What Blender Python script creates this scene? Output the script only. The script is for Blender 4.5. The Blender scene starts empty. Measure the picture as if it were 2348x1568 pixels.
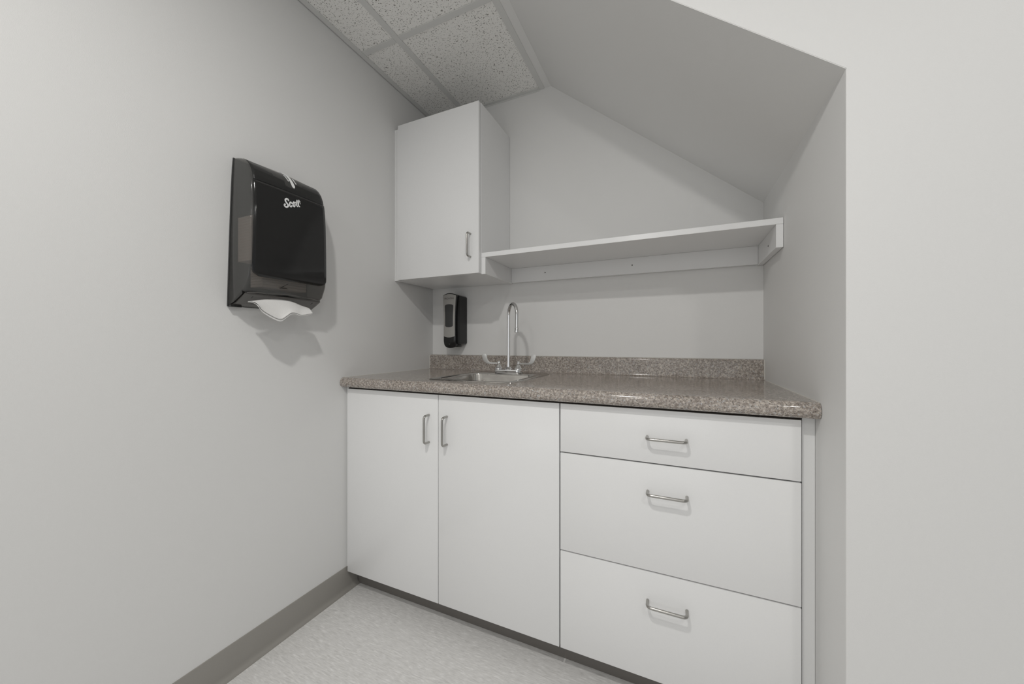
import bpy, bmesh, math, random
from mathutils import Vector, Matrix
S = bpy.context.scene
C = S.collection
random.seed(3)
R = math.radians

# ------------------------------------------------------------ camera
cam_d = bpy.data.cameras.new('camera'); cam = bpy.data.objects.new('camera', cam_d); C.objects.link(cam)
cam.location = (1.2768, -1.7147, 1.0443)
cam.rotation_euler = (R(90), 0, 0.4253)
cam_d.sensor_width = 36; cam_d.lens = 831.79/2348*36; cam_d.shift_y = 4.37/2348; cam_d.clip_start = .01
S.camera = cam

# ------------------------------------------------------------ world, lamps, exposure
w = bpy.data.worlds.new('world'); S.world = w; w.use_nodes = True
w.node_tree.nodes['Background'].inputs[0].default_value = (0.93, 0.965, 1, 1)
w.node_tree.nodes['Background'].inputs[1].default_value = 0.95
def lamp(name, loc, power, size, rot=(0,0,0), col=(1,.985,.955), sy=None):
    d = bpy.data.lights.new(name, 'AREA'); d.energy = power; d.color = col
    if sy: d.shape = 'RECTANGLE'; d.size = size; d.size_y = sy
    else: d.shape = 'DISK'; d.size = size
    o = bpy.data.objects.new(name, d); C.objects.link(o); o.location = loc; o.rotation_euler = rot
    return o
K = dict(world=.28, near=11.5, right=5.2, side=2.0, rear_l=6.5, rear_r=0, fill=9.5)
w.node_tree.nodes['Background'].inputs[1].default_value = K['world']
lamp('downlight_near', (.93, -1.80, 2.30), K['near'], .09)
lamp('downlight_right', (2.02, -2.15, 2.30), K['right'], .11)
lamp('downlight_side', (2.35, -1.05, 2.30), K['side'], .08)
lamp('rear_fill_lamp', (.9, -3.3, 2.30), K['rear_l'], .12)  # added unseen fill lamp, brightens the floor so it bounces light upward
lamp('rear_fill_lamp', (2.4, -3.3, 2.30), K['rear_r'], .12)  # second added fill lamp, left at zero power
lamp('rear_fill_panel', (1.15, -4.58, 1.2), K['fill'], 2.2, (R(90), 0, 0), (.96, .98, 1), 1.7)  # added unseen fill panel, not a real window, evens out the frontal light
S.view_settings.view_transform = 'Standard'; S.view_settings.look = 'None'
S.view_settings.exposure = 0.0; S.view_settings.gamma = 1; S.view_settings.use_curve_mapping = False

# ------------------------------------------------------------ materials
def nmat(name):
    m = bpy.data.materials.new(name); m.use_nodes = True
    return m, m.node_tree.nodes, m.node_tree.links, m.node_tree.nodes['Principled BSDF']
def flat(name, col, rough=.5, metal=0, spec=.5, bump=0, bscale=300, coat=0):
    m, n, l, p = nmat(name)
    p.inputs['Base Color'].default_value = (*col, 1); p.inputs['Roughness'].default_value = rough
    p.inputs['Metallic'].default_value = metal; p.inputs['Specular IOR Level'].default_value = spec
    p.inputs['Coat Weight'].default_value = coat
    tc = n.new('ShaderNodeTexCoord'); nz = n.new('ShaderNodeTexNoise'); nz.inputs['Scale'].default_value = bscale
    nz.inputs['Detail'].default_value = 4
    l.new(tc.outputs['Object'], nz.inputs['Vector'])
    if bump:
        b = n.new('ShaderNodeBump'); b.inputs['Strength'].default_value = bump; b.inputs['Distance'].default_value = .002
        l.new(nz.outputs['Fac'], b.inputs['Height']); l.new(b.outputs['Normal'], p.inputs['Normal'])
    mx = n.new('ShaderNodeMix'); mx.data_type = 'RGBA'; mx.inputs[6].default_value = (*[c*.985 for c in col], 1); mx.inputs[7].default_value = (*[min(1, c*1.015) for c in col], 1)
    l.new(nz.outputs['Fac'], mx.inputs[0]); l.new(mx.outputs[2], p.inputs['Base Color'])
    return m
def ramp(n, l, src, stops):
    r = n.new('ShaderNodeValToRGB'); e = r.color_ramp.elements
    while len(e) < len(stops): e.new(.5)
    for k, (pos, c) in enumerate(stops): e[k].position = pos; e[k].color = (*c, 1) if len(c) == 3 else c
    l.new(src, r.inputs[0]); return r.outputs[0]
def mixc(n, l, fac, a, b, mode='MIX'):
    m = n.new('ShaderNodeMix'); m.data_type = 'RGBA'; m.blend_type = mode
    for k, v in ((0, fac), (6, a), (7, b)):
        if isinstance(v, (int, float)): m.inputs[k].default_value = v
        elif isinstance(v, tuple): m.inputs[k].default_value = (*v, 1)
        else: l.new(v, m.inputs[k])
    return m.outputs[2]

M = {}
M['wall'] = flat('wall_paint', (.812, .808, .797), .55, spec=.3, bump=.12, bscale=500)
M['drywall'] = flat('white_drywall', (.66, .65, .63), .6, spec=.3)
M['white'] = flat('white_melamine', (.89, .89, .888), .22, spec=.45)
M['white_edge'] = flat('white_edging', (.85, .85, .845), .35)
M['vinyl'] = flat('grey_vinyl', (.33, .315, .29), .42, spec=.4)
M['dark_vinyl'] = flat('dark_kick_vinyl', (.18, .168, .155), .45, spec=.3)
M['grid'] = flat('grid_metal', (.70, .70, .685), .5)
M['caulk'] = flat('caulk', (.66, .64, .6), .4)
M['strip'] = flat('gap_shade', (.035, .03, .027), .8, spec=.1)  # near-black colour painting the shadow in the gap under the countertop
M['nickel'] = flat('brushed_nickel', (.42, .41, .39), .28, 1)
M['chrome'] = flat('chrome', (.80, .80, .80), .06, 1)
M['blade'] = flat('satin_chrome', (.74, .74, .73), .55, 1)
M['black'] = flat('black_plastic', (.018, .018, .018), .3, spec=.4)
M['gloss_black'] = flat('gloss_black', (.016, .016, .016), .09, spec=.4)
M['pad'] = flat('grey_push_pad', (.045, .045, .045), .4)
M['silver'] = flat('silver_plastic', (.40, .39, .37), .4, .25)
M['ink'] = flat('grey_lettering', (.14, .135, .13), .5)
M['letter'] = flat('white_lettering', (.9, .9, .9), .5)
M['paper'] = flat('white_paper', (.86, .85, .835), .85, spec=.1, bump=.3, bscale=250)
M['tan'] = flat('tan_paper', (.88, .77, .68), .9, spec=.1)
M['screw'] = flat('screw_head', (.16, .155, .15), .5, .6)
M['smoke_dark'] = flat('smoke_back', (.05, .05, .05), .4)
M['tray'] = flat('smoke_grey_plastic', (.11, .105, .10), .25)

def brushed():
    m, n, l, p = nmat('brushed_steel')
    p.inputs['Metallic'].default_value = 1; p.inputs['Roughness'].default_value = .17
    tc = n.new('ShaderNodeTexCoord'); mp = n.new('ShaderNodeMapping'); mp.inputs['Scale'].default_value = (20, 900, 20)
    nz = n.new('ShaderNodeTexNoise'); nz.inputs['Scale'].default_value = 1
    l.new(tc.outputs['Object'], mp.inputs[0]); l.new(mp.outputs[0], nz.inputs['Vector'])
    l.new(ramp(n, l, nz.outputs['Fac'], [(.3, (.43, .41, .385)), (.7, (.55, .53, .50))]), p.inputs['Base Color'])
    return m
M['steel'] = brushed()

def granite():
    m, n, l, p = nmat('granite_laminate')
    tc = n.new('ShaderNodeTexCoord')
    def noise(s, det=3, dist=0):
        z = n.new('ShaderNodeTexNoise'); z.inputs['Scale'].default_value = s; z.inputs['Detail'].default_value = det
        z.inputs['Distortion'].default_value = dist; l.new(tc.outputs['Object'], z.inputs['Vector']); return z.outputs['Fac']
    base = ramp(n, l, noise(165, 5, .5), [(.34, (.16, .135, .115)), (.45, (.26, .225, .195)), (.54, (.38, .335, .295)), (.66, (.60, .54, .475))])
    blot = ramp(n, l, noise(9, 3), [(.38, (.26, .225, .20)), (.62, (.40, .36, .33))])
    c = mixc(n, l, .28, base, blot)
    dark = ramp(n, l, noise(290, 2, .4), [(.33, (1, 1, 1)), (.39, (0, 0, 0))])
    c = mixc(n, l, dark, c, (.085, .072, .064))
    grey = ramp(n, l, noise(210, 2, 1.0), [(.60, (0, 0, 0)), (.68, (1, 1, 1))])
    c = mixc(n, l, grey, c, (.42, .42, .42))
    c = mixc(n, l, 1.0, c, (1.13, 1.135, 1.14), 'MULTIPLY')
    l.new(c, p.inputs['Base Color']); p.inputs['Roughness'].default_value = .11; p.inputs['Specular IOR Level'].default_value = .4
    b = n.new('ShaderNodeBump'); b.inputs['Strength'].default_value = .03; b.inputs['Distance'].default_value = .001
    l.new(noise(300), b.inputs['Height']); l.new(b.outputs['Normal'], p.inputs['Normal'])
    return m
M['granite'] = granite()

def tilemat():
    m, n, l, p = nmat('fissured_ceiling_tile')
    tc = n.new('ShaderNodeTexCoord')
    nz = n.new('ShaderNodeTexNoise'); nz.inputs['Scale'].default_value = 60; l.new(tc.outputs['Object'], nz.inputs['Vector'])
    sub = n.new('ShaderNodeVectorMath'); sub.operation = 'SCALE'; sub.inputs['Scale'].default_value = .018; l.new(nz.outputs['Color'], sub.inputs[0])
    add = n.new('ShaderNodeVectorMath'); l.new(tc.outputs['Object'], add.inputs[0]); l.new(sub.outputs[0], add.inputs[1])
    facs = []
    for sc, rot, th in (((30, 85, 1), 18, .085), ((85, 32, 1), -24, .085), ((60, 110, 1), 55, .10), ((120, 120, 1), 0, .11)):
        mp = n.new('ShaderNodeMapping'); mp.inputs['Scale'].default_value = sc; mp.inputs['Rotation'].default_value = (0, 0, R(rot))
        l.new(add.outputs[0], mp.inputs[0])
        v = n.new('ShaderNodeTexVoronoi'); v.voronoi_dimensions = '2D'; v.inputs['Scale'].default_value = 1; l.new(mp.outputs[0], v.inputs['Vector'])
        # each cell gets its own speck size
        sp = n.new('ShaderNodeSeparateColor'); l.new(v.outputs['Color'], sp.inputs[0])
        mul = n.new('ShaderNodeMath'); mul.operation = 'MULTIPLY'; l.new(sp.outputs[0], mul.inputs[0]); mul.inputs[1].default_value = th*1.5
        lt = n.new('ShaderNodeMath'); lt.operation = 'LESS_THAN'; l.new(v.outputs['Distance'], lt.inputs[0]); l.new(mul.outputs[0], lt.inputs[1])
        facs.append(lt.outputs[0])
    f = facs[0]
    for g in facs[1:]:
        mx = n.new('ShaderNodeMath'); mx.operation = 'MAXIMUM'; l.new(f, mx.inputs[0]); l.new(g, mx.inputs[1]); f = mx.outputs[0]
    l.new(mixc(n, l, f, (.92, .91, .885), (.30, .29, .27)), p.inputs['Base Color'])
    p.inputs['Roughness'].default_value = .9; p.inputs['Specular IOR Level'].default_value = .1
    return m
M['tile'] = tilemat()

def floormat():
    m, n, l, p = nmat('vinyl_tile_floor')
    tc = n.new('ShaderNodeTexCoord')
    big = n.new('ShaderNodeTexNoise'); big.inputs['Scale'].default_value = 7; big.inputs['Detail'].default_value = 2; l.new(tc.outputs['Object'], big.inputs['Vector'])
    res = []
    for rot in (20, 75, -35):
        mp = n.new('ShaderNodeMapping'); mp.inputs['Scale'].default_value = (36, 230, 1); mp.inputs['Rotation'].default_value = (0, 0, R(rot))
        l.new(tc.outputs['Object'], mp.inputs[0])
        z = n.new('ShaderNodeTexNoise'); z.inputs['Scale'].default_value = 1; z.inputs['Detail'].default_value = 4; z.inputs['Distortion'].default_value = .5
        l.new(mp.outputs[0], z.inputs['Vector']); res.append(z.outputs['Fac'])
    s1 = ramp(n, l, big.outputs['Fac'], [(.46, (0, 0, 0)), (.50, (1, 1, 1))])
    s2 = ramp(n, l, big.outputs['Fac'], [(.55, (0, 0, 0)), (.58, (1, 1, 1))])
    def mf(f, a, b):
        q = n.new('ShaderNodeMix'); l.new(f, q.inputs[0]); l.new(a, q.inputs[2]); l.new(b, q.inputs[3]); return q.outputs[0]
    k = mf(s2, mf(s1, res[0], res[1]), res[2])
    c = ramp(n, l, k, [(.30, (.63, .62, .605)), (.44, (.72, .71, .695)), (.57, (.775, .765, .75)), (.70, (.89, .88, .87))])
    # 12 inch tile joints
    br = n.new('ShaderNodeTexBrick'); br.offset = 0; br.inputs['Scale'].default_value = 1
    br.inputs['Brick Width'].default_value = .3048; br.inputs['Row Height'].default_value = .3048
    br.inputs['Mortar Size'].default_value = .0006; br.inputs['Color1'].default_value = (0,0,0,1); br.inputs['Color2'].default_value = (0,0,0,1); br.inputs['Mortar'].default_value = (1,1,1,1)
    mp = n.new('ShaderNodeMapping'); mp.inputs['Location'].default_value = (.122, .1, 0); l.new(tc.outputs['Object'], mp.inputs[0]); l.new(mp.outputs[0], br.inputs['Vector'])
    fm = n.new('ShaderNodeMath'); fm.operation = 'MULTIPLY'; fm.inputs[1].default_value = .35; l.new(br.outputs['Color'], fm.inputs[0])
    c = mixc(n, l, fm.outputs[0], c, (.62, .61, .6))
    l.new(c, p.inputs['Base Color']); p.inputs['Roughness'].default_value = .32; p.inputs['Specular IOR Level'].default_value = .35
    return m
M['floor'] = floormat()

def smoke(name, trans, col=(.055, .055, .053)):
    m, n, l, p = nmat(name)
    p.inputs['Base Color'].default_value = (*col, 1); p.inputs['Roughness'].default_value = .12
    t = n.new('ShaderNodeBsdfTransparent'); t.inputs[0].default_value = (.9, .89, .88, 1)
    mx = n.new('ShaderNodeMixShader'); mx.inputs[0].default_value = trans
    out = n['Material Output']; l.new(p.outputs[0], mx.inputs[1]); l.new(t.outputs[0], mx.inputs[2]); l.new(mx.outputs[0], out.inputs[0])
    return m
M['smoke'] = smoke('smoke_translucent_plastic', .60, (.145, .145, .141))

# ------------------------------------------------------------ helpers
def rootloc(o):
    v = Vector((0, 0, 0))
    while o is not None: v = v + o.location; o = o.parent
    return v
def obj(name, bm, mat, parent=None, smooth=False, loc=None):
    """link a bmesh made in room coordinates; its origin goes to loc or to the parent's"""
    me = bpy.data.meshes.new(name); o = bpy.data.objects.new(name, me); C.objects.link(o)
    base = rootloc(parent) if parent else Vector(loc or (0, 0, 0))
    bmesh.ops.translate(bm, verts=bm.verts, vec=-base)
    if parent: o.parent = parent
    else: o.location = base
    bmesh.ops.recalc_face_normals(bm, faces=bm.faces)
    bm.to_mesh(me); bm.free()
    for mt in (mat if isinstance(mat, list) else [mat]): me.materials.append(M[mt])
    if smooth:
        for f in me.polygons: f.use_smooth = True
        me.set_sharp_from_angle(angle=R(smooth if smooth is not True else 40))
    return o
def thing(name, label, cat, loc, group=None):
    o = bpy.data.objects.new(name, None); C.objects.link(o); o.location = loc; o.empty_display_size = .05
    o['label'] = label; o['category'] = cat
    if group: o['group'] = group
    return o
def tag(o, label, cat, group=None):
    o['label'] = label; o['category'] = cat
    if group: o['group'] = group
    return o
def struct(o): o['kind'] = 'structure'; return o
def box(bm, x0, x1, y0, y1, z0, z1, bev=0, seg=2):
    r = bmesh.ops.create_cube(bm, size=1); vs = r['verts']
    for v in vs: v.co = Vector(((x0+x1)/2+v.co.x*(x1-x0), (y0+y1)/2+v.co.y*(y1-y0), (z0+z1)/2+v.co.z*(z1-z0)))
    if bev:
        es = list({e for v in vs for e in v.link_edges})
        bmesh.ops.bevel(bm, geom=es, offset=bev, segments=seg, profile=.5, affect='EDGES')
    return bm
def B(*a, **k): return box(bmesh.new(), *a, **k)
def prism(bm, pts, axis, a, b, bev=0, seg=2):
    """polygon (2-D points) extruded along axis 'x' (pts y,z) / 'y' (pts x,z) / 'z' (pts x,y)"""
    def P(p, t): return {'x': (t, p[0], p[1]), 'y': (p[0], t, p[1]), 'z': (p[0], p[1], t)}[axis]
    va = [bm.verts.new(P(p, a)) for p in pts]; vb = [bm.verts.new(P(p, b)) for p in pts]
    n = len(pts); fa = bm.faces.new(va); fb = bm.faces.new(vb[::-1])
    for i in range(n): bm.faces.new((va[i], va[(i+1) % n], vb[(i+1) % n], vb[i]))
    if bev: bmesh.ops.bevel(bm, geom=list(set(list(fa.edges)+list(fb.edges))), offset=bev, segments=seg, profile=.5, affect='EDGES')
    return bm
def rrect(x0, x1, z0, z1, r, n=5):
    out = []
    for cx, cz, a in ((x1-r, z1-r, 0), (x0+r, z1-r, 90), (x0+r, z0+r, 180), (x1-r, z0+r, 270)):
        for k in range(n+1): t = R(a+90*k/n); out.append((cx+r*math.cos(t), cz+r*math.sin(t)))
    return out
def tube(bm, pts, rad, n=12, cap=True):
    pts = [Vector(p) for p in pts]; rings = []; prev = None
    for i, p in enumerate(pts):
        t = (pts[min(i+1, len(pts)-1)]-pts[max(i-1, 0)]).normalized()
        if prev is None:
            a = Vector((0, 0, 1)) if abs(t.z) < .9 else Vector((1, 0, 0)); u = t.cross(a).normalized()
        else: u = (prev-t*prev.dot(t)).normalized()
        prev = u; v = t.cross(u); r = rad[i] if isinstance(rad, (list, tuple)) else rad
        rings.append([bm.verts.new(p+u*r*math.cos(2*math.pi*k/n)+v*r*math.sin(2*math.pi*k/n)) for k in range(n)])
    for a, b in zip(rings, rings[1:]):
        for k in range(n): bm.faces.new((a[k], a[(k+1) % n], b[(k+1) % n], b[k]))
    if cap: bm.faces.new(rings[0][::-1]); bm.faces.new(rings[-1])
    return bm
def lathe(bm, prof, cx, cy, n=24):
    rings = [[bm.verts.new((cx+r*math.cos(2*math.pi*k/n), cy+r*math.sin(2*math.pi*k/n), z)) for k in range(n)] for r, z in prof]
    for a, b in zip(rings, rings[1:]):
        for k in range(n): bm.faces.new((a[k], a[(k+1) % n], b[(k+1) % n], b[k]))
    bm.faces.new(rings[0][::-1]); bm.faces.new(rings[-1])
    return bm
def pull(a, b, out, rad=.0042):
    """wire pull from a to b standing off by vector out, corners rounded"""
    a, b, out = Vector(a), Vector(b), Vector(out); d = (b-a).normalized(); o = out.normalized(); q = out.length; r = .011
    pts = [a, a+o*(q-r)]
    for k in range(1, 7): t = R(15*k); pts.append(a+o*(q-r)+d*r*(1-math.cos(t))+o*r*math.sin(t))
    m = [p for p in pts]
    L = (b-a).length
    for p in reversed(m): pts.append(p+d*(L-2*(p-a).dot(d)))
    return tube(bmesh.new(), pts, rad, 12)

# ------------------------------------------------------------ the room
W, H, D = 1.590, 2.318, .766
XS, ZE = .712, 1.602
XR, YR = 3.3, -4.6
struct(obj('floor', B(-.1, XR, YR, .1, -.08, 0), 'floor'))
struct(obj('wall_left', B(-.12, 0, YR, .1, 0, H+.1), 'wall', loc=(0, 0, 0)))
struct(obj('wall_back', B(0, W+.1, 0, .1, 0, H+.1), 'wall', loc=(0, 0, 0)))
struct(obj('wall_right', B(W, W+.06, -D+.0006, 0, 0, ZE+.03), 'wall', loc=(0, 0, 0)))
bm = bmesh.new()
out = [(W+.0006, 0), (XR, 0), (XR, ZE+.0012), (XR, H+.003), (XS+.0006, H+.003), (W+.0006, ZE+.0012)]
A_ = [bm.verts.new((x, -D, z)) for x, z in out]; B_ = [bm.verts.new((x, -D+.09, z)) for x, z in out]
for V_ in (A_, B_): bm.faces.new((V_[0], V_[1], V_[2], V_[5])); bm.faces.new((V_[5], V_[2], V_[3], V_[4]))
for i in range(6): j = (i+1) % 6; bm.faces.new((A_[i], A_[j], B_[j], B_[i]))
struct(obj('wall_front', bm, 'wall', loc=(W, -D, 0)))
struct(obj('wall_rear', B(-.1, XR, YR-.1, YR, 0, H+.1), 'wall', loc=(0, YR, 0)))
# sloping underside of the stair and the narrow level drywall strip along the grid
bm = prism(bmesh.new(), [(XS, H+.002), (W, ZE), (W+.06, ZE), (W+.06, H+.06), (XS, H+.06)], 'y', -D+.0006, 0)
struct(obj('ceiling', bm, 'wall', loc=(XS, 0, H)))
struct(obj('ceiling', B(.679, XS, -D+.0006, 0, H+.0015, H+.06), 'wall', loc=(XS, 0, H)))

# suspended ceiling: tiles lie in the grid
ceil = struct(obj('ceiling', B(0, XR, YR, 0, H+.045, H+.09), 'drywall', loc=(0, 0, H)))
def tile(x0, x1, y0, y1): obj('ceiling_tile', B(x0, x1, y0, y1, H+.003, H+.018), 'tile', ceil)
xs_ = [.002, .213, .677]; ys_ = [-.002, -.530, -1.14, -1.75, -2.36, -2.97, -3.58, -4.19, YR]
for i in range(2):
    for j in range(len(ys_)-1): 
        if i == 0 or True: tile(xs_[i]+.001, xs_[i+1]-.001, ys_[j+1]+.001, ys_[j]-.001)
for j in range(1, len(ys_)-1):
    y0, y1 = ys_[j+1]+.001, min(ys_[j]-.001, -D-.002)
    for x0, x1 in ((.681, 1.287), (1.289, 1.897), (1.899, 2.507), (2.509, 3.117), (3.119, XR)): tile(x0, x1, y0, y1)
def bar(x0, x1, y0, y1): obj('grid_bar', B(x0, x1, y0, y1, H-.0005, H+.0025, .0004, 1), 'grid', ceil)
bar(.200, .226, YR, -.019)
bar(.653, .679, YR, -.0005)
for y in ys_[1:-1]: bar(.0255, .1995, y-.0125, y+.0125); bar(.2265, .6525, y-.0125, y+.0125)
for y in ys_[2:-1]: bar(.6795, XR, y-.0125, y+.0125)
for x in (1.288, 1.898, 2.508, 3.118): bar(x-.012, x+.012, YR, -D-.02)
def angle(bm): obj('wall_angle', bm, 'grid', ceil)
bm = B(.0025, .0250, YR, -.001, H-.0005, H+.0025); box(bm, .0025, .0045, YR, -.001, H, H+.02); angle(bm)
bm = B(.0255, .652, -.019, -.0005, H-.0005, H+.0025); box(bm, .0255, .652, -.002, -.0005, H-.006, H-.0005); angle(bm)

# vinyl cove base on the left wall
prof = [(0, 0), (.0185, 0), (.0180, .0016), (.0125, .0032), (.0080, .0066), (.0050, .0120), (.0034, .020), (.0032, .0975), (.0022, .0995), (0, .0999)]
bm = bmesh.new(); prism(bm, [(x, z) for x, z in prof], 'y', -.5445, YR)
struct(obj('baseboard_left', bm, 'vinyl', smooth=35, loc=(0, -.55, 0)))

# ------------------------------------------------------------ base cabinets
F = -.6054; KY = -.5437
def cab_box(x0, x1, parent, z0=.084, z1=.8625, y0=-.5850):
    bm = bmesh.new(); t = .018
    box(bm, x0, x0+t, y0, -.004, z0, z1); box(bm, x1-t, x1, y0, -.004, z0, z1)
    box(bm, x0+t, x1-t, y0, -.004, z0, z0+t); box(bm, x0+t, x1-t, -.012, -.004, z0+t, z1)
    box(bm, x0+t, x1-t, y0, y0+.07, z1-t, z1)
    return obj('carcass', bm, 'white', parent)
def front(name, x0, x1, z0, z1, parent, y=F):
    return obj(name, B(x0, x1, y, y+.0185, z0, z1, .0009, 2), 'white', parent, smooth=30)
t = thing('base_cabinet', 'white two-door sink base cabinet at the left, under the sink', 'cabinet', (.47, -.3, 0))
cab_box(.0115, .9400, t)
d = front('door', .011, .4735, .0837, .8561, t); obj('handle', pull((.4335, F, .6770), (.4335, F, .7786), (0, -.031, 0)), 'nickel', d, smooth=60)
d = front('door', .4763, .9383, .0837, .8561, t); obj('handle', pull((.5135, F, .6765), (.5135, F, .7787), (0, -.031, 0)), 'nickel', d, smooth=60)
obj('toe_kick', B(.006, .9405, KY, KY+.016, 0, .0835), 'dark_vinyl', t)
obj('filler', B(.0008, .0105, -.598, -.58, .1002, .8625), 'white_edge', t)
t = thing('drawer_cabinet', 'white base cabinet with three drawers at the right, beside the alcove wall', 'cabinet', (1.26, -.3, 0))
cab_box(.9408, 1.5600, t)
for z0, z1, hz, hx in ((.7042, .8561, .7783, 1.2005), (.3945, .7002, .6220, 1.2020), (.0837, .3905, .3092, 1.2020)):
    d = front('drawer', .9425, 1.558, z0, z1, t)
    obj('handle', pull((hx, F, hz), (hx+.1016, F, hz), (0, -.031, 0)), 'nickel', d, smooth=60)
obj('toe_kick', B(.9407, 1.5895, KY, KY+.016, 0, .0835), 'dark_vinyl', t)
obj('filler', B(1.5635, 1.5893, -.588, -.57, .084, .8625), 'white_edge', t)

# ------------------------------------------------------------ countertop with backsplash
ct = thing('countertop', 'brown speckled granite-look countertop with rounded front edge on the base cabinets', 'countertop', (.8, -.3, .864))
X0, X1 = .0012, 1.5888
def arc(cy, cz, r, a0, a1, n=7): return [(cy+r*math.cos(R(a0+(a1-a0)*k/n)), cz+r*math.sin(R(a0+(a1-a0)*k/n))) for k in range(n+1)]
nose = arc(-.6185, .8805, .0165, 262, 180, 8)+arc(-.6130, .8830, .0220, 176, 92, 9)
nose = [(max(y, -.635), z) for y, z in nose]; zt = .9040
nose = [(y, min(z, zt)) for y, z in nose]; zt = .9040
full = [(-.003, .864), (-.6, .864)]+nose+[(-.6, zt), (-.003, zt)]
bm = bmesh.new(); HX0, HX1, HY0, HY1 = .392, .738, -.535, -.135
prism(bm, full, 'x', X0, HX0); prism(bm, full, 'x', HX1, X1)
prism(bm, [(HY0, .864), (-.6, .864)]+nose+[(-.6, zt), (HY0, zt)], 'x', HX0, HX1)
prism(bm, [(-.003, .864), (HY1, .864), (HY1, zt), (-.003, zt)], 'x', HX0, HX1)
bmesh.ops.remove_doubles(bm, verts=bm.verts, dist=.00001)
obj('worktop', bm, 'granite', ct, smooth=35)
cove = [(-.040, zt+.0001), (-.0345, zt+.0012), (-.0312, zt+.0045), (-.030, zt+.0095)]
bs = [(-.003, zt+.0001)]+cove+[(-.030, .974)]+arc(-.0215, .9745, .0085, 180, 95, 6)+[(-.003, .983)]
obj('backsplash', prism(bmesh.new(), bs, 'x', X0+.001, X1-.001), 'granite', ct, smooth=35)
obj('gap_shade_strip', B(.016, 1.557, -.6010, -.5895, .8567, .8638), 'strip', ct)  # added dark strip standing in for the shadow between counter and doors
bm = bmesh.new()
tube(bm, [(X0+.0005, -.62, .9035), (X0+.0005, -.032, .9040)], .0022, 6); tube(bm, [(X0+.0005, -.031, .905), (X0+.0005, -.031, .975), (X0+.0005, -.024, .982)], .0022, 6)
tube(bm, [(X0, -.0025, .9835), (X1, -.0025, .9835)], .0018, 6)
tube(bm, [(X1-.0005, -.62, .9035), (X1-.0005, -.032, .9040)], .0022, 6); tube(bm, [(X1-.0005, -.031, .905), (X1-.0005, -.031, .975), (X1-.0005, -.024, .982)], .0022, 6)
obj('caulk', bm, 'caulk', ct, smooth=True)

# ------------------------------------------------------------ sink
sk = thing('sink', 'small square stainless steel drop-in bar sink in the countertop', 'sink', (.565, -.335, .864))
loops = []
def lp(x0, x1, y0, y1, r, z): return [(x, y, z) for x, y in rrect(x0, x1, y0, y1, r, 6)]
sx0, sx1, sy0, sy1 = .3835, .7470, -.5470, -.1230
loops.append(lp(sx0, sx1, sy0, sy1, .008, .9043)); loops.append(lp(sx0+.0008, sx1-.0008, sy0+.0008, sy1-.0008, .008, .9064))
loops.append(lp(sx0+.004, sx1-.004, sy0+.004, sy1-.004, .008, .9078)); loops.append(lp(sx0+.008, sx1-.008, sy0+.008, sy1-.008, .010, .9068))
bx0, bx1, by0, by1 = .412, .718, -.522, -.232
loops.append(lp(bx0-.004, bx1+.004, by0-.004, by1+.004, .040, .9064)); loops.append(lp(bx0-.001, bx1+.001, by0-.001, by1+.001, .038, .9050))
loops.append(lp(bx0, bx1, by0, by1, .038, .9020)); loops.append(lp(bx0+.004, bx1-.004, by0+.004, by1-.004, .038, .790))
loops.append(lp(bx0+.012, bx1-.012, by0+.012, by1-.012, .040, .765)); loops.append(lp(bx0+.04, bx1-.04, by0+.04, by1-.04, .03, .757))
cxs, cys = (bx0+bx1)/2, (by0+by1)/2
bm = bmesh.new(); rings = [[bm.verts.new(p) for p in L] for L in loops]
for a, b in zip(rings, rings[1:]):
    for k in range(len(a)): bm.faces.new((a[k], a[(k+1) % len(a)], b[(k+1) % len(a)], b[k]))
ring = []
N = len(rings[-1])
for k in range(N):
    v = rings[-1][k].co; ang = math.atan2(v.y-cys, v.x-cxs); ring.append(bm.verts.new((cxs+.046*math.cos(ang), cys+.046*math.sin(ang), .7545)))
for k in range(N): bm.faces.new((rings[-1][k], rings[-1][(k+1) % N], ring[(k+1) % N], ring[k]))
obj('basin', bm, 'steel', sk, smooth=35)
dr = obj('drain', lathe(bmesh.new(), [(.047, .753), (.047, .7565), (.042, .7572), (.038, .752), (.010, .749), (.0, .749)][:-1], cxs, cys, 32), 'chrome', sk, smooth=35)

# ------------------------------------------------------------ faucet
FX, FY = .557, -.165
fc = thing('faucet', 'chrome gooseneck faucet with two wrist-blade handles behind the sink', 'faucet', (FX, FY, .9068))
bm = prism(bmesh.new(), rrect(.4885, .6275, FY-.026, FY+.026, .022, 8), 'z', .9072, .9245, .003, 3)
obj('base_plate', bm, 'chrome', fc, smooth=35)
th = R(-44); dx, dy = math.cos(th), math.sin(th); rr = .052
pts = [(FX, FY, .931), (FX, FY, .95), (FX, FY, .96), (FX, FY, 1.05), (FX, FY, 1.172)]
for k in range(1, 19):
    a = R(10*k); q = rr-rr*math.cos(a); pts.append((FX+dx*q, FY+dy*q, 1.172+rr*1.06*math.sin(a)))
q = 2*rr; pts += [(FX+dx*q*.99, FY+dy*q*.99, 1.150), (FX+dx*q*.985, FY+dy*q*.985, 1.112)]
rads = [.0094, .0092, .0082]+[.0079]*(len(pts)-3)
sp = obj('spout', tube(bmesh.new(), pts, rads, 20), 'chrome', fc, smooth=60)
tx, ty = FX+dx*q*.985, FY+dy*q*.985
obj('aerator', lathe(bmesh.new(), [(.0088, 1.116), (.0098, 1.1145), (.0098, 1.104), (.0108, 1.1035), (.0108, 1.0960), (.0095, 1.0950)], tx, ty), 'chrome', sp, smooth=35)
obj('spout_collar', lathe(bmesh.new(), [(.0185, .9235), (.0185, .927), (.0150, .929), (.0125, .934), (.0095, .936), (.0092, .946), (.0070, .948)], FX, FY), 'chrome', sp, smooth=35)
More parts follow.
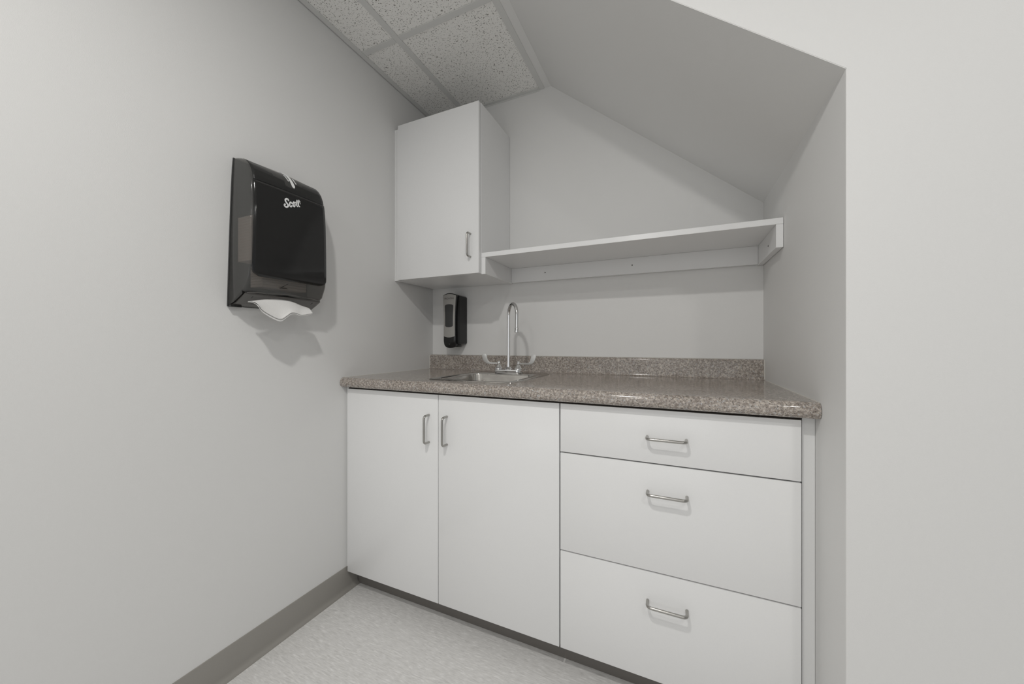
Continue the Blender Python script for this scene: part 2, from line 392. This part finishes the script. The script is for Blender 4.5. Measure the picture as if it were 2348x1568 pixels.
for s in (-1, 1):
    hx = FX+s*.0505
    h = obj('handle', lathe(bmesh.new(), [(.0185, .9235), (.0190, .927), (.0180, .9305), (.0135, .934), (.0115, .939), (.0080, .944), (.0060, .947), (.0075, .950), (.0078, .954), (.0062, .957), (.0058, .9620), (.0050, .9632)], hx, FY), 'chrome', fc, smooth=35)
    # flat wrist blade: slim arm, then a broad paddle curving up
    up = [(0, .9575), (.038, .9565), (.0480, .9580), (.0555, .9650), (.0590, .9760), (.0600, .9900), (.0640, .9970), (.0740, .9985)]
    lo = [(.0845, .9945), (.0850, .9860), (.0810, .9730), (.0730, .9600), (.0620, .9520), (.0480, .9495), (.038, .9505), (0, .9515)]
    cl = [(0, 0), (.03, 0)]
    bm = bmesh.new(); outline = [(hx+s*(.004+a), z-.0015) for a, z in up+lo]
    prism(bm, outline, 'y', FY-.0022, FY+.0022, .0008, 2)
    for v in bm.verts:   # the paddle leans forward a little
        k = max(0, abs(v.co.x-hx)-.05); v.co.y -= k*.10
    obj('blade', bm, 'blade', h, smooth=35)

# ------------------------------------------------------------ upper cabinet
uc = thing('wall_cabinet', 'tall white single-door wall cabinet in the corner above the counter', 'cabinet', (.25, -.15, 1.357))
bm = bmesh.new(); ux0, ux1, uz0, uz1 = .0105, .4866, 1.3572, 2.117
box(bm, ux0, ux0+.018, -.3006, -.002, uz0, uz1); box(bm, ux1-.018, ux1, -.3006, -.002, uz0, uz1, .0005, 1)
box(bm, ux0+.018, ux1-.018, -.3006, -.002, uz0, uz0+.018); box(bm, ux0+.018, ux1-.018, -.3006, -.002, uz1-.018, uz1)
box(bm, ux0+.018, ux1-.018, -.010, -.002, uz0+.018, uz1-.018)
obj('carcass', bm, 'white', uc)
d = obj('door', B(.0300, .4852, -.3220, -.3030, 1.3576, 2.1157, .0009, 2), 'white', uc, smooth=30)
obj('handle', pull((.4437, -.322, 1.4310), (.4437, -.322, 1.5335), (0, -.031, 0)), 'nickel', d, smooth=60)
obj('filler', B(.0006, .0102, -.3110, -.28, 1.3572, 2.106), 'white_edge', uc)
obj('filler', B(.0106, .0285, -.3110, -.3008, 1.3572, 2.106, .0005, 1), 'white_edge', uc)

# ------------------------------------------------------------ shelf
sh = thing('wall_shelf', 'long white wall shelf with end brackets, running right from the wall cabinet', 'shelf', (1.04, -.15, 1.355))
hx0, hx1 = .4870, 1.5888
obj('board', B(hx0, hx1, -.3003, -.0015, 1.4292, 1.4492, .0006, 1), 'white', sh)
for a, b in ((hx0, hx0+.0195), (hx1-.0195, hx1)):
    obj('bracket', B(a, b, -.2998, -.0015, 1.3545, 1.4290, .0006, 1), 'white', sh)
obj('rail', B(hx0+.0197, hx1-.0197, -.0195, -.0015, 1.3570, 1.4290, .0005, 1), 'white', sh)
for x in (.6881, 1.0974):
    bm = bmesh.new(); tube(bm, [(x, -.0194, 1.3954), (x, -.0203, 1.3954)], .0030, 12); obj('screw', bm, 'screw', sh)
bm = bmesh.new(); tube(bm, [(1.5694, -.191, 1.3861), (1.5683, -.191, 1.3861)], .0030, 12); obj('screw', bm, 'screw', sh)

# ------------------------------------------------------------ paper towel dispenser on the left wall
pd = thing('paper_towel_dispenser', 'large black smoked-plastic paper towel dispenser on the left wall', 'dispenser', (0, -.915, 1.163))
PR = [(.0010, 1.632), (.018, 1.631), (.040, 1.6255), (.058, 1.617), (.074, 1.6035), (.087, 1.586), (.096, 1.565), (.102, 1.540), (.1055, 1.510), (.108, 1.47), (.109, 1.42), (.1095, 1.36), (.1095, 1.30), (.109, 1.268), (.1065, 1.252), (.1020, 1.240), (.0890, 1.212), (.0850, 1.2065), (.0790, 1.2030)]
PR_in = [(.0740, 1.1975), (.050, 1.184), (.026, 1.172), (.001, 1.1645)]
def yedge(z, side):   # sides flare slightly towards the bottom
    k = (1.632-z)/.47
    k = max(0, k); return (-1.0345-.0165*k**.7) if side < 0 else (-.7870+.004*k)
def insetp(p, d):
    x, z = p; return (x-d*(1 if x > .05 else x/.05), z-(d if z > 1.55 else (-d if z < 1.21 else 0)))
bm = bmesh.new(); cols = []
st = [(-1, 0, .0065), (-1, .0015, .0030), (-1, .0045, .0010), (-1, .010, 0), (-1, .03, -.0005), (-1, .08, -.0025), (0, 0, -.0035), (1, .08, -.0025), (1, .03, -.0005), (1, .010, 0), (1, .0045, .0010), (1, .0015, .0030), (1, 0, .0065)]
for s, off, ins in st:
    col = []
    for p in PR:
        x, z = insetp(p, ins)
        if s == 0 and z < 1.215: z += .006
        y = (yedge(z, -1)+yedge(z, 1))/2 if s == 0 else yedge(z, s)-s*off
        col.append(bm.verts.new((x, y, z)))
    cols.append(col)
for a, b in zip(cols, cols[1:]):
    for k in range(len(PR)-1): bm.faces.new((a[k], a[k+1], b[k+1], b[k]))
for col, s in ((cols[0], -1), (cols[-1], 1)):   # side cheeks
    ex = [bm.verts.new((x, yedge(z, s), z)) for x, z in PR_in]
    bm.faces.new(col+ex)
body = obj('cover', bm, 'smoke', pd, smooth=35)
body.modifiers.new('thickness', 'SOLIDIFY').thickness = .0022
# glossy black front panel: offset skin over the cover, rounded lower corners
def front_x(z):
    for (x0, z0), (x1, z1) in zip(PR, PR[1:]):
        if z1 <= z <= z0: return x0+(x1-x0)*(z0-z)/(z0-z1)
    return .109
def skin(name, zt_, zb_, ya, yb, off, mat, rb, parent, th=.0015, rt=.0):
    bm = bmesh.new(); nz, ny = 34, 26; g = []
    for i in range(nz+1):
        z = zt_+(zb_-zt_)*i/nz; row = []
        for j in range(ny+1):
            u = j/ny; zz = z
            m = 0
            if z-zb_ < rb: q = rb-(z-zb_); m = rb-math.sqrt(max(0, rb*rb-q*q))
            if rt and zt_-z < rt: q = rt-(zt_-z); m = max(m, rt-math.sqrt(max(0, rt*rt-q*q)))
            a = yedge(z, -1)+ya+m; b = yedge(z, 1)-yb-m
            y = a+(b-a)*u; bulge = .0035*(1-(2*u-1)**2)
            row.append(bm.verts.new((front_x(z)+off+bulge*(1 if z < 1.60 else .6), y, zz)))
        g.append(row)
    for i in range(nz):
        for j in range(ny): bm.faces.new((g[i][j], g[i][j+1], g[i+1][j+1], g[i+1][j]))
    o = obj(name, bm, mat, parent, smooth=60)
    md = o.modifiers.new('thickness', 'SOLIDIFY'); md.thickness = th; md.offset = 0
    return o
fp = skin('front_panel', 1.5480, 1.2520, .0065, .0030, .0012, 'gloss_black', .022, pd)
skin('top_band', 1.6240, 1.5500, .0075, .0035, .0005, 'black', .0, pd, .001)
# brand lettering in flat strokes
def stroke(bm, pts, wd, x, th=.0006):
    P = [Vector((y, z)) for y, z in pts]; n = len(P)
    if n > 3:   # smooth the stroke
        Q = []
        for i in range(n-1):
            p0, p1, p2, p3 = P[max(i-1, 0)], P[i], P[i+1], P[min(i+2, n-1)]
            for k in range(4):
                f = k/4; Q.append(.5*((2*p1)+(p2-p0)*f+(2*p0-5*p1+4*p2-p3)*f*f+(3*p1-3*p2+p3-p0)*f**3))
        P = Q+[P[-1]]; n = len(P)
    L, Rr = [], []
    for i in range(n):
        t = (P[min(i+1, n-1)]-P[max(i-1, 0)]); t = t.normalized() if t.length else Vector((1, 0)); nn = Vector((-t.y, t.x))*wd/2
        L.append(P[i]+nn); Rr.append(P[i]-nn)
    def cap(c, a, b):
        out = []; v = a-c
        for k in range(1, 5): an = -math.pi*k/5; out.append(c+Vector((v.x*math.cos(an)-v.y*math.sin(an), v.x*math.sin(an)+v.y*math.cos(an))))
        return out
    for i in range(n-1):
        q = [L[i], L[i+1], Rr[i+1], Rr[i]]
        try: prism(bm, [(v.x, v.y) for v in q], 'x', x, x+th)
        except ValueError: pass
    for c in (P[0], P[-1]) if n > 2 else P:
        prism(bm, [(c.x+wd/2*math.cos(k*math.pi/6), c.y+wd/2*math.sin(k*math.pi/6)) for k in range(12)], 'x', x, x+th)
bm = bmesh.new(); LX = .1110
for P, wd in (([(-.9282,1.5177),(-.9291,1.5211),(-.9334,1.5216),(-.9378,1.5179),(-.9385,1.5127),(-.9343,1.5069),(-.9305,1.5027),(-.9307,1.4976),(-.9357,1.4934),(-.9403,1.4938),(-.9425,1.4976),(-.9401,1.5012)], .0052),
    ([(-.9171,1.5125),(-.9192,1.515),(-.9228,1.5128),(-.9247,1.5061),(-.9235,1.5006),(-.9201,1.4997),(-.9171,1.5037)], .0044),
    ([(-.9059,1.5127),(-.9064,1.5086),(-.9076,1.5052),(-.9093,1.5036),(-.911,1.5041),(-.9123,1.5065),(-.9127,1.5103),(-.9123,1.5144),(-.911,1.5178),(-.9093,1.5194),(-.9076,1.519),(-.9064,1.5165),(-.9059,1.5127)], .0042),
    ([(-.8973,1.5293),(-.8996,1.5192),(-.8999,1.5115),(-.897,1.5083)], .0044), ([(-.8903,1.5319),(-.8933,1.5214),(-.8933,1.5134),(-.89,1.5107)], .0044),
    ([(-.9040,1.5200),(-.8958,1.5247),(-.8868,1.5280)], .0036), ([(-.887,1.5222),(-.8858,1.5216)], .0022)):
    stroke(bm, [(y, z) for y, z in P], wd, LX)
for v in bm.verts: v.co.x = front_x(v.co.z)+.0012+.00345+.0003+(v.co.x-LX)
obj('lettering', bm, 'letter', fp)
# white key latch lying over the top edge
def surf(t):   # t runs down the cover profile from the wall edge, lifted off the skin
    L = [(.030, 1.634), (.044, 1.6305), (.056, 1.6245), (.068, 1.6165), (.079, 1.6060), (.0885, 1.5930), (.0955, 1.5800), (.0985, 1.5705)]
    k = t*(len(L)-1); i = min(int(k), len(L)-2); f = k-i
    return L[i][0]*(1-f)+L[i+1][0]*f, L[i][1]*(1-f)+L[i+1][1]*f
def strip(bm, t0, t1, ya, yb, n=14, rnd=False):
    prev = None
    for i in range(n+1):
        u = i/n; x, z = surf(t0+(t1-t0)*u); h = (ya[1]-ya[0])/2*(1-u)+(yb[1]-yb[0])/2*u; c = (ya[0]+ya[1])/2*(1-u)+(yb[0]+yb[1])/2*u
        if rnd and u > .86: h *= math.sqrt(max(.05, 1-((u-.86)/.14)**2))
        cur = (bm.verts.new((x+.0012, c-h, z)), bm.verts.new((x+.0012, c+h, z)))
        if prev: bm.faces.new((prev[0], prev[1], cur[1], cur[0]))
        prev = cur
bm = bmesh.new()
strip(bm, .0, 1, (-.9125, -.9075), (-.9070, -.8955), rnd=True)
strip(bm, .48, .74, (-.9205, -.9185), (-.9155, -.9130), n=6); strip(bm, .52, .74, (-.8925, -.8905), (-.8890, -.8870), n=6)
k = obj('key_latch', bm, 'letter', pd); k.modifiers.new('thickness', 'SOLIDIFY').thickness = .0014
# back plate, outlet tray and the frame round the opening
bp = [(yedge(z, -1)-.0006, z) for z in (1.1625, 1.20, 1.25, 1.32, 1.40, 1.48, 1.55, 1.60, 1.6318)]+[(yedge(z, 1)+.0006, z) for z in (1.6318, 1.40, 1.1625)]
bm = prism(bmesh.new(), bp, 'x', .0005, .0045); obj('back_plate', bm, 'smoke_dark', pd)
bm = bmesh.new(); prism(bm, [(.003, 1.1635), (.030, 1.1700), (.0780, 1.1975), (.0790, 1.2015), (.030, 1.1745), (.003, 1.1672)], 'x', 0, 1)
for v in bm.verts: v.co = Vector((v.co.y, -1.0420 if v.co.x < .5 else -.7900, v.co.z))
obj('outlet_tray', bm, 'tray', pd)
bm = bmesh.new()
tube(bm, [(.0835, -1.040, 1.2010), (.0850, -1.010, 1.2045), (.0870, -.96, 1.2080), (.0880, -.915, 1.2095), (.0870, -.87, 1.2085), (.0850, -.82, 1.2050), (.0835, -.792, 1.2010)], .0016, 8)
obj('outlet_lip', bm, 'tray', pd, smooth=True)
for y in (-1.015, -.812): obj('slot_line', tube(bmesh.new(), [(.006, y, 1.1632), (.070, y, 1.1925)], .0009, 6), 'gloss_black', pd)
obj('hinge', B(.004, .020, -1.0500, -1.0200, 1.1600, 1.1665), 'gloss_black', pd)
bm = bmesh.new(); tube(bm, [(.0995, -.945, 1.2285), (.1035, -.925, 1.2430)], .0009, 6); tube(bm, [(.0985, -.950, 1.2265), (.0990, -.925, 1.2275)], .0010, 6); obj('window_mark', bm, 'gloss_black', pd)
# folded towels stacked inside, seen through the smoked side
bm = bmesh.new()
for k in range(16):
    z = 1.300+k*.0086; box(bm, .0300, .0985-.0003*(k % 3), -1.0360, -.800, z, z+.0084, .0005, 1)
for k in range(8): z = 1.2250+k*.0086; box(bm, .0300, .0900+.001*(k % 2), -1.000, -.850, z, z+.0080, .0012, 1)
tag(obj('towel_stack', bm, 'tan', loc=(.06, -.915, 1.30)), 'tan folded paper towels visible through the smoked side of the towel dispenser', 'paper towels')

# paper towel hanging from the outlet
back = [(.0730, -1.0315, 1.1754), (.0730, -.9889, 1.1856), (.0740, -.9402, 1.1922), (.0730, -.8955, 1.1908), (.0700, -.8558, 1.1803), (.0700, -.8309, 1.1749)]
fr = [(.105, -1.0177, 1.1672), (.105, -1.0086, 1.1518), (.106, -.9834, 1.136), (.108, -.9528, 1.1245), (.107, -.9326, 1.1360), (.105, -.9147, 1.1485), (.105, -.8964, 1.1490), (.105, -.8775, 1.1437), (.104, -.8348, 1.153)]
def interp(L, u):
    k = u*(len(L)-1); i = min(int(k), len(L)-2); f = k-i; a = Vector(L[i]); b = Vector(L[i+1])
    p0 = Vector(L[max(i-1, 0)]); p3 = Vector(L[min(i+2, len(L)-1)])
    return .5*((2*a)+(b-p0)*f+(2*p0-5*a+4*b-p3)*f*f+(3*a-3*b+p3-p0)*f**3)
pt = thing('paper_towel', 'white paper towel hanging out of the bottom of the black dispenser', 'paper towel', (.07, -.92, 1.15))
for off, nm in ((0, 'ply'), (-.0042, 'ply')):
    bm = bmesh.new(); g = []
    for i in range(15):
        v = i/14; row = []
        for j in range(61):
            u = j/60; a = interp(back, u); b = interp(fr, u); p = a.lerp(b, v)
            p.z += .004*math.sin(math.pi*v)*math.sin(u*7+1)+off*v*(1+.5*math.sin(u*5)); p.x -= .001*(off != 0)
            row.append(bm.verts.new(p))
        g.append(row)
    for i in range(14):
        for j in range(60): bm.faces.new((g[i][j], g[i][j+1], g[i+1][j+1], g[i+1][j]))
    o = obj(nm, bm, 'paper', pt, smooth=60); o.modifiers.new('thickness', 'SOLIDIFY').thickness = .0008
    if off: o.location.z -= .0012

# ------------------------------------------------------------ soap dispenser on the back wall
sd = thing('soap_dispenser', 'black and silver push soap dispenser on the back wall under the cabinet', 'dispenser', (.18, 0, 1.03))
bm = prism(bmesh.new(), rrect(.1300, .2290, 1.0420, 1.3030, .008, 5), 'y', -.0760, -.0010, .003, 3)
obj('housing', bm, 'black', sd, smooth=35)
bm = bmesh.new(); box(bm, .165, .2140, -.0700, -.0300, 1.0280, 1.0420, .003, 2); obj('nozzle', bm, 'black', sd, smooth=35)
cx = .1790
def half(z):   # half width of the waisted fascia
    k = (z-1.02)/.295; return .0375+.0085*(abs(k-.45)/.55)**2 if k > .45 else .0375+.0010*((.45-k)/.45)-.006*max(0, (.08-k)/.08)
def outline(z0, z1, m, arch_t, arch_b, n=12):
    pts = []
    zs = [z0+(z1-z0)*i/n for i in range(n+1)]
    for z in zs: pts.append((cx+half(z)-m, z))
    for i in range(1, n): u = 1-2*i/n; pts.append((cx+u*(half(z1)-m), z1+arch_t*(1-u*u)))
    for z in reversed(zs): pts.append((cx-half(z)+m, z))
    for i in range(1, n): u = -1+2*i/n; pts.append((cx+u*(half(z0)-m), z0-arch_b*(1-u*u)))
    return pts
def curve_front(bm, amt=.006):   # fascia bows towards the room
    for v in bm.verts:
        u = (v.co.x-cx)/.045; v.co.y += amt*u*u
def curved(z0, z1, m, at, ab, yf, yb, rc=0, nz=26, nu=14, edge=.0):
    """slab whose front follows the bowed fascia, built as rows so that it stays smooth"""
    bm = bmesh.new(); F_, K_ = [], []
    for i in range(nz+1):
        t = i/nz; rf, rk = [], []
        for j in range(nu+1):
            u = -1+2*j/nu; lo = z0-ab*(1-u*u); hi = z1+at*(1-u*u); z = lo+(hi-lo)*t
            d = min(z-z0, z1-z); c = 0
            if rc and d < rc: q = rc-max(0, d); c = rc-math.sqrt(max(0, rc*rc-q*q))
            x = cx+u*(half(z)-m-c); k = (x-cx)/.045
            e = edge if (i in (0, nz) or j in (0, nu)) else 0
            pull_ = (1.06-z)*.25 if (z < 1.06 and yf < -.09 and edge) else 0
            rf.append(bm.verts.new((x, yf+e+.006*k*k+pull_, z))); rk.append(bm.verts.new((x, yb+.006*k*k, z)))
        F_.append(rf); K_.append(rk)
    for G in (F_, K_):
        for i in range(nz):
            for j in range(nu): bm.faces.new((G[i][j], G[i][j+1], G[i+1][j+1], G[i+1][j]))
    ring = lambda G: [G[0][j] for j in range(nu)]+[G[i][nu] for i in range(nz)]+[G[nz][j] for j in range(nu, 0, -1)]+[G[i][0] for i in range(nz, 0, -1)]
    ra, rb = ring(F_), ring(K_); n = len(ra)
    for k in range(n): bm.faces.new((ra[k], ra[(k+1) % n], rb[(k+1) % n], rb[k]))
    return bm
fascia = obj('fascia', curved(1.0300, 1.3040, 0, .0095, .0080, -.1010, -.0790, edge=.0025, rc=.004), 'gloss_black', sd, smooth=50)
pl = obj('face_plate', curved(1.0855, 1.3000, .0035, .0085, .0070, -.1022, -.1004), 'silver', fascia, smooth=50)
obj('push_window', curved(1.1360, 1.2510, .0135, .0035, .0035, -.1034, -.1015, rc=.005), 'pad', pl, smooth=50)
cu = bpy.data.curves.new('lettering', 'FONT'); cu.body = 'PROVON'; cu.size = .0135; cu.align_x = 'CENTER'; cu.extrude = .0002; cu.space_character = 1.0; cu.offset = .0001
to = bpy.data.objects.new('tmp_lettering', cu); C.objects.link(to)
bpy.context.view_layer.update()
me = bpy.data.meshes.new_from_object(to); bpy.data.objects.remove(to)
bm = bmesh.new(); bm.from_mesh(me)
for v in bm.verts: v.co = Vector((cx+v.co.x*1.05, -.1024-v.co.z, 1.2800+v.co.y))
curve_front(bm)
obj('lettering', bm, 'ink', pl)
bm = bmesh.new(); tube(bm, [(cx, -.0925, 1.0450), (cx, -.0975, 1.0455)], .0050, 16); obj('key_slot', bm, 'pad', fascia)
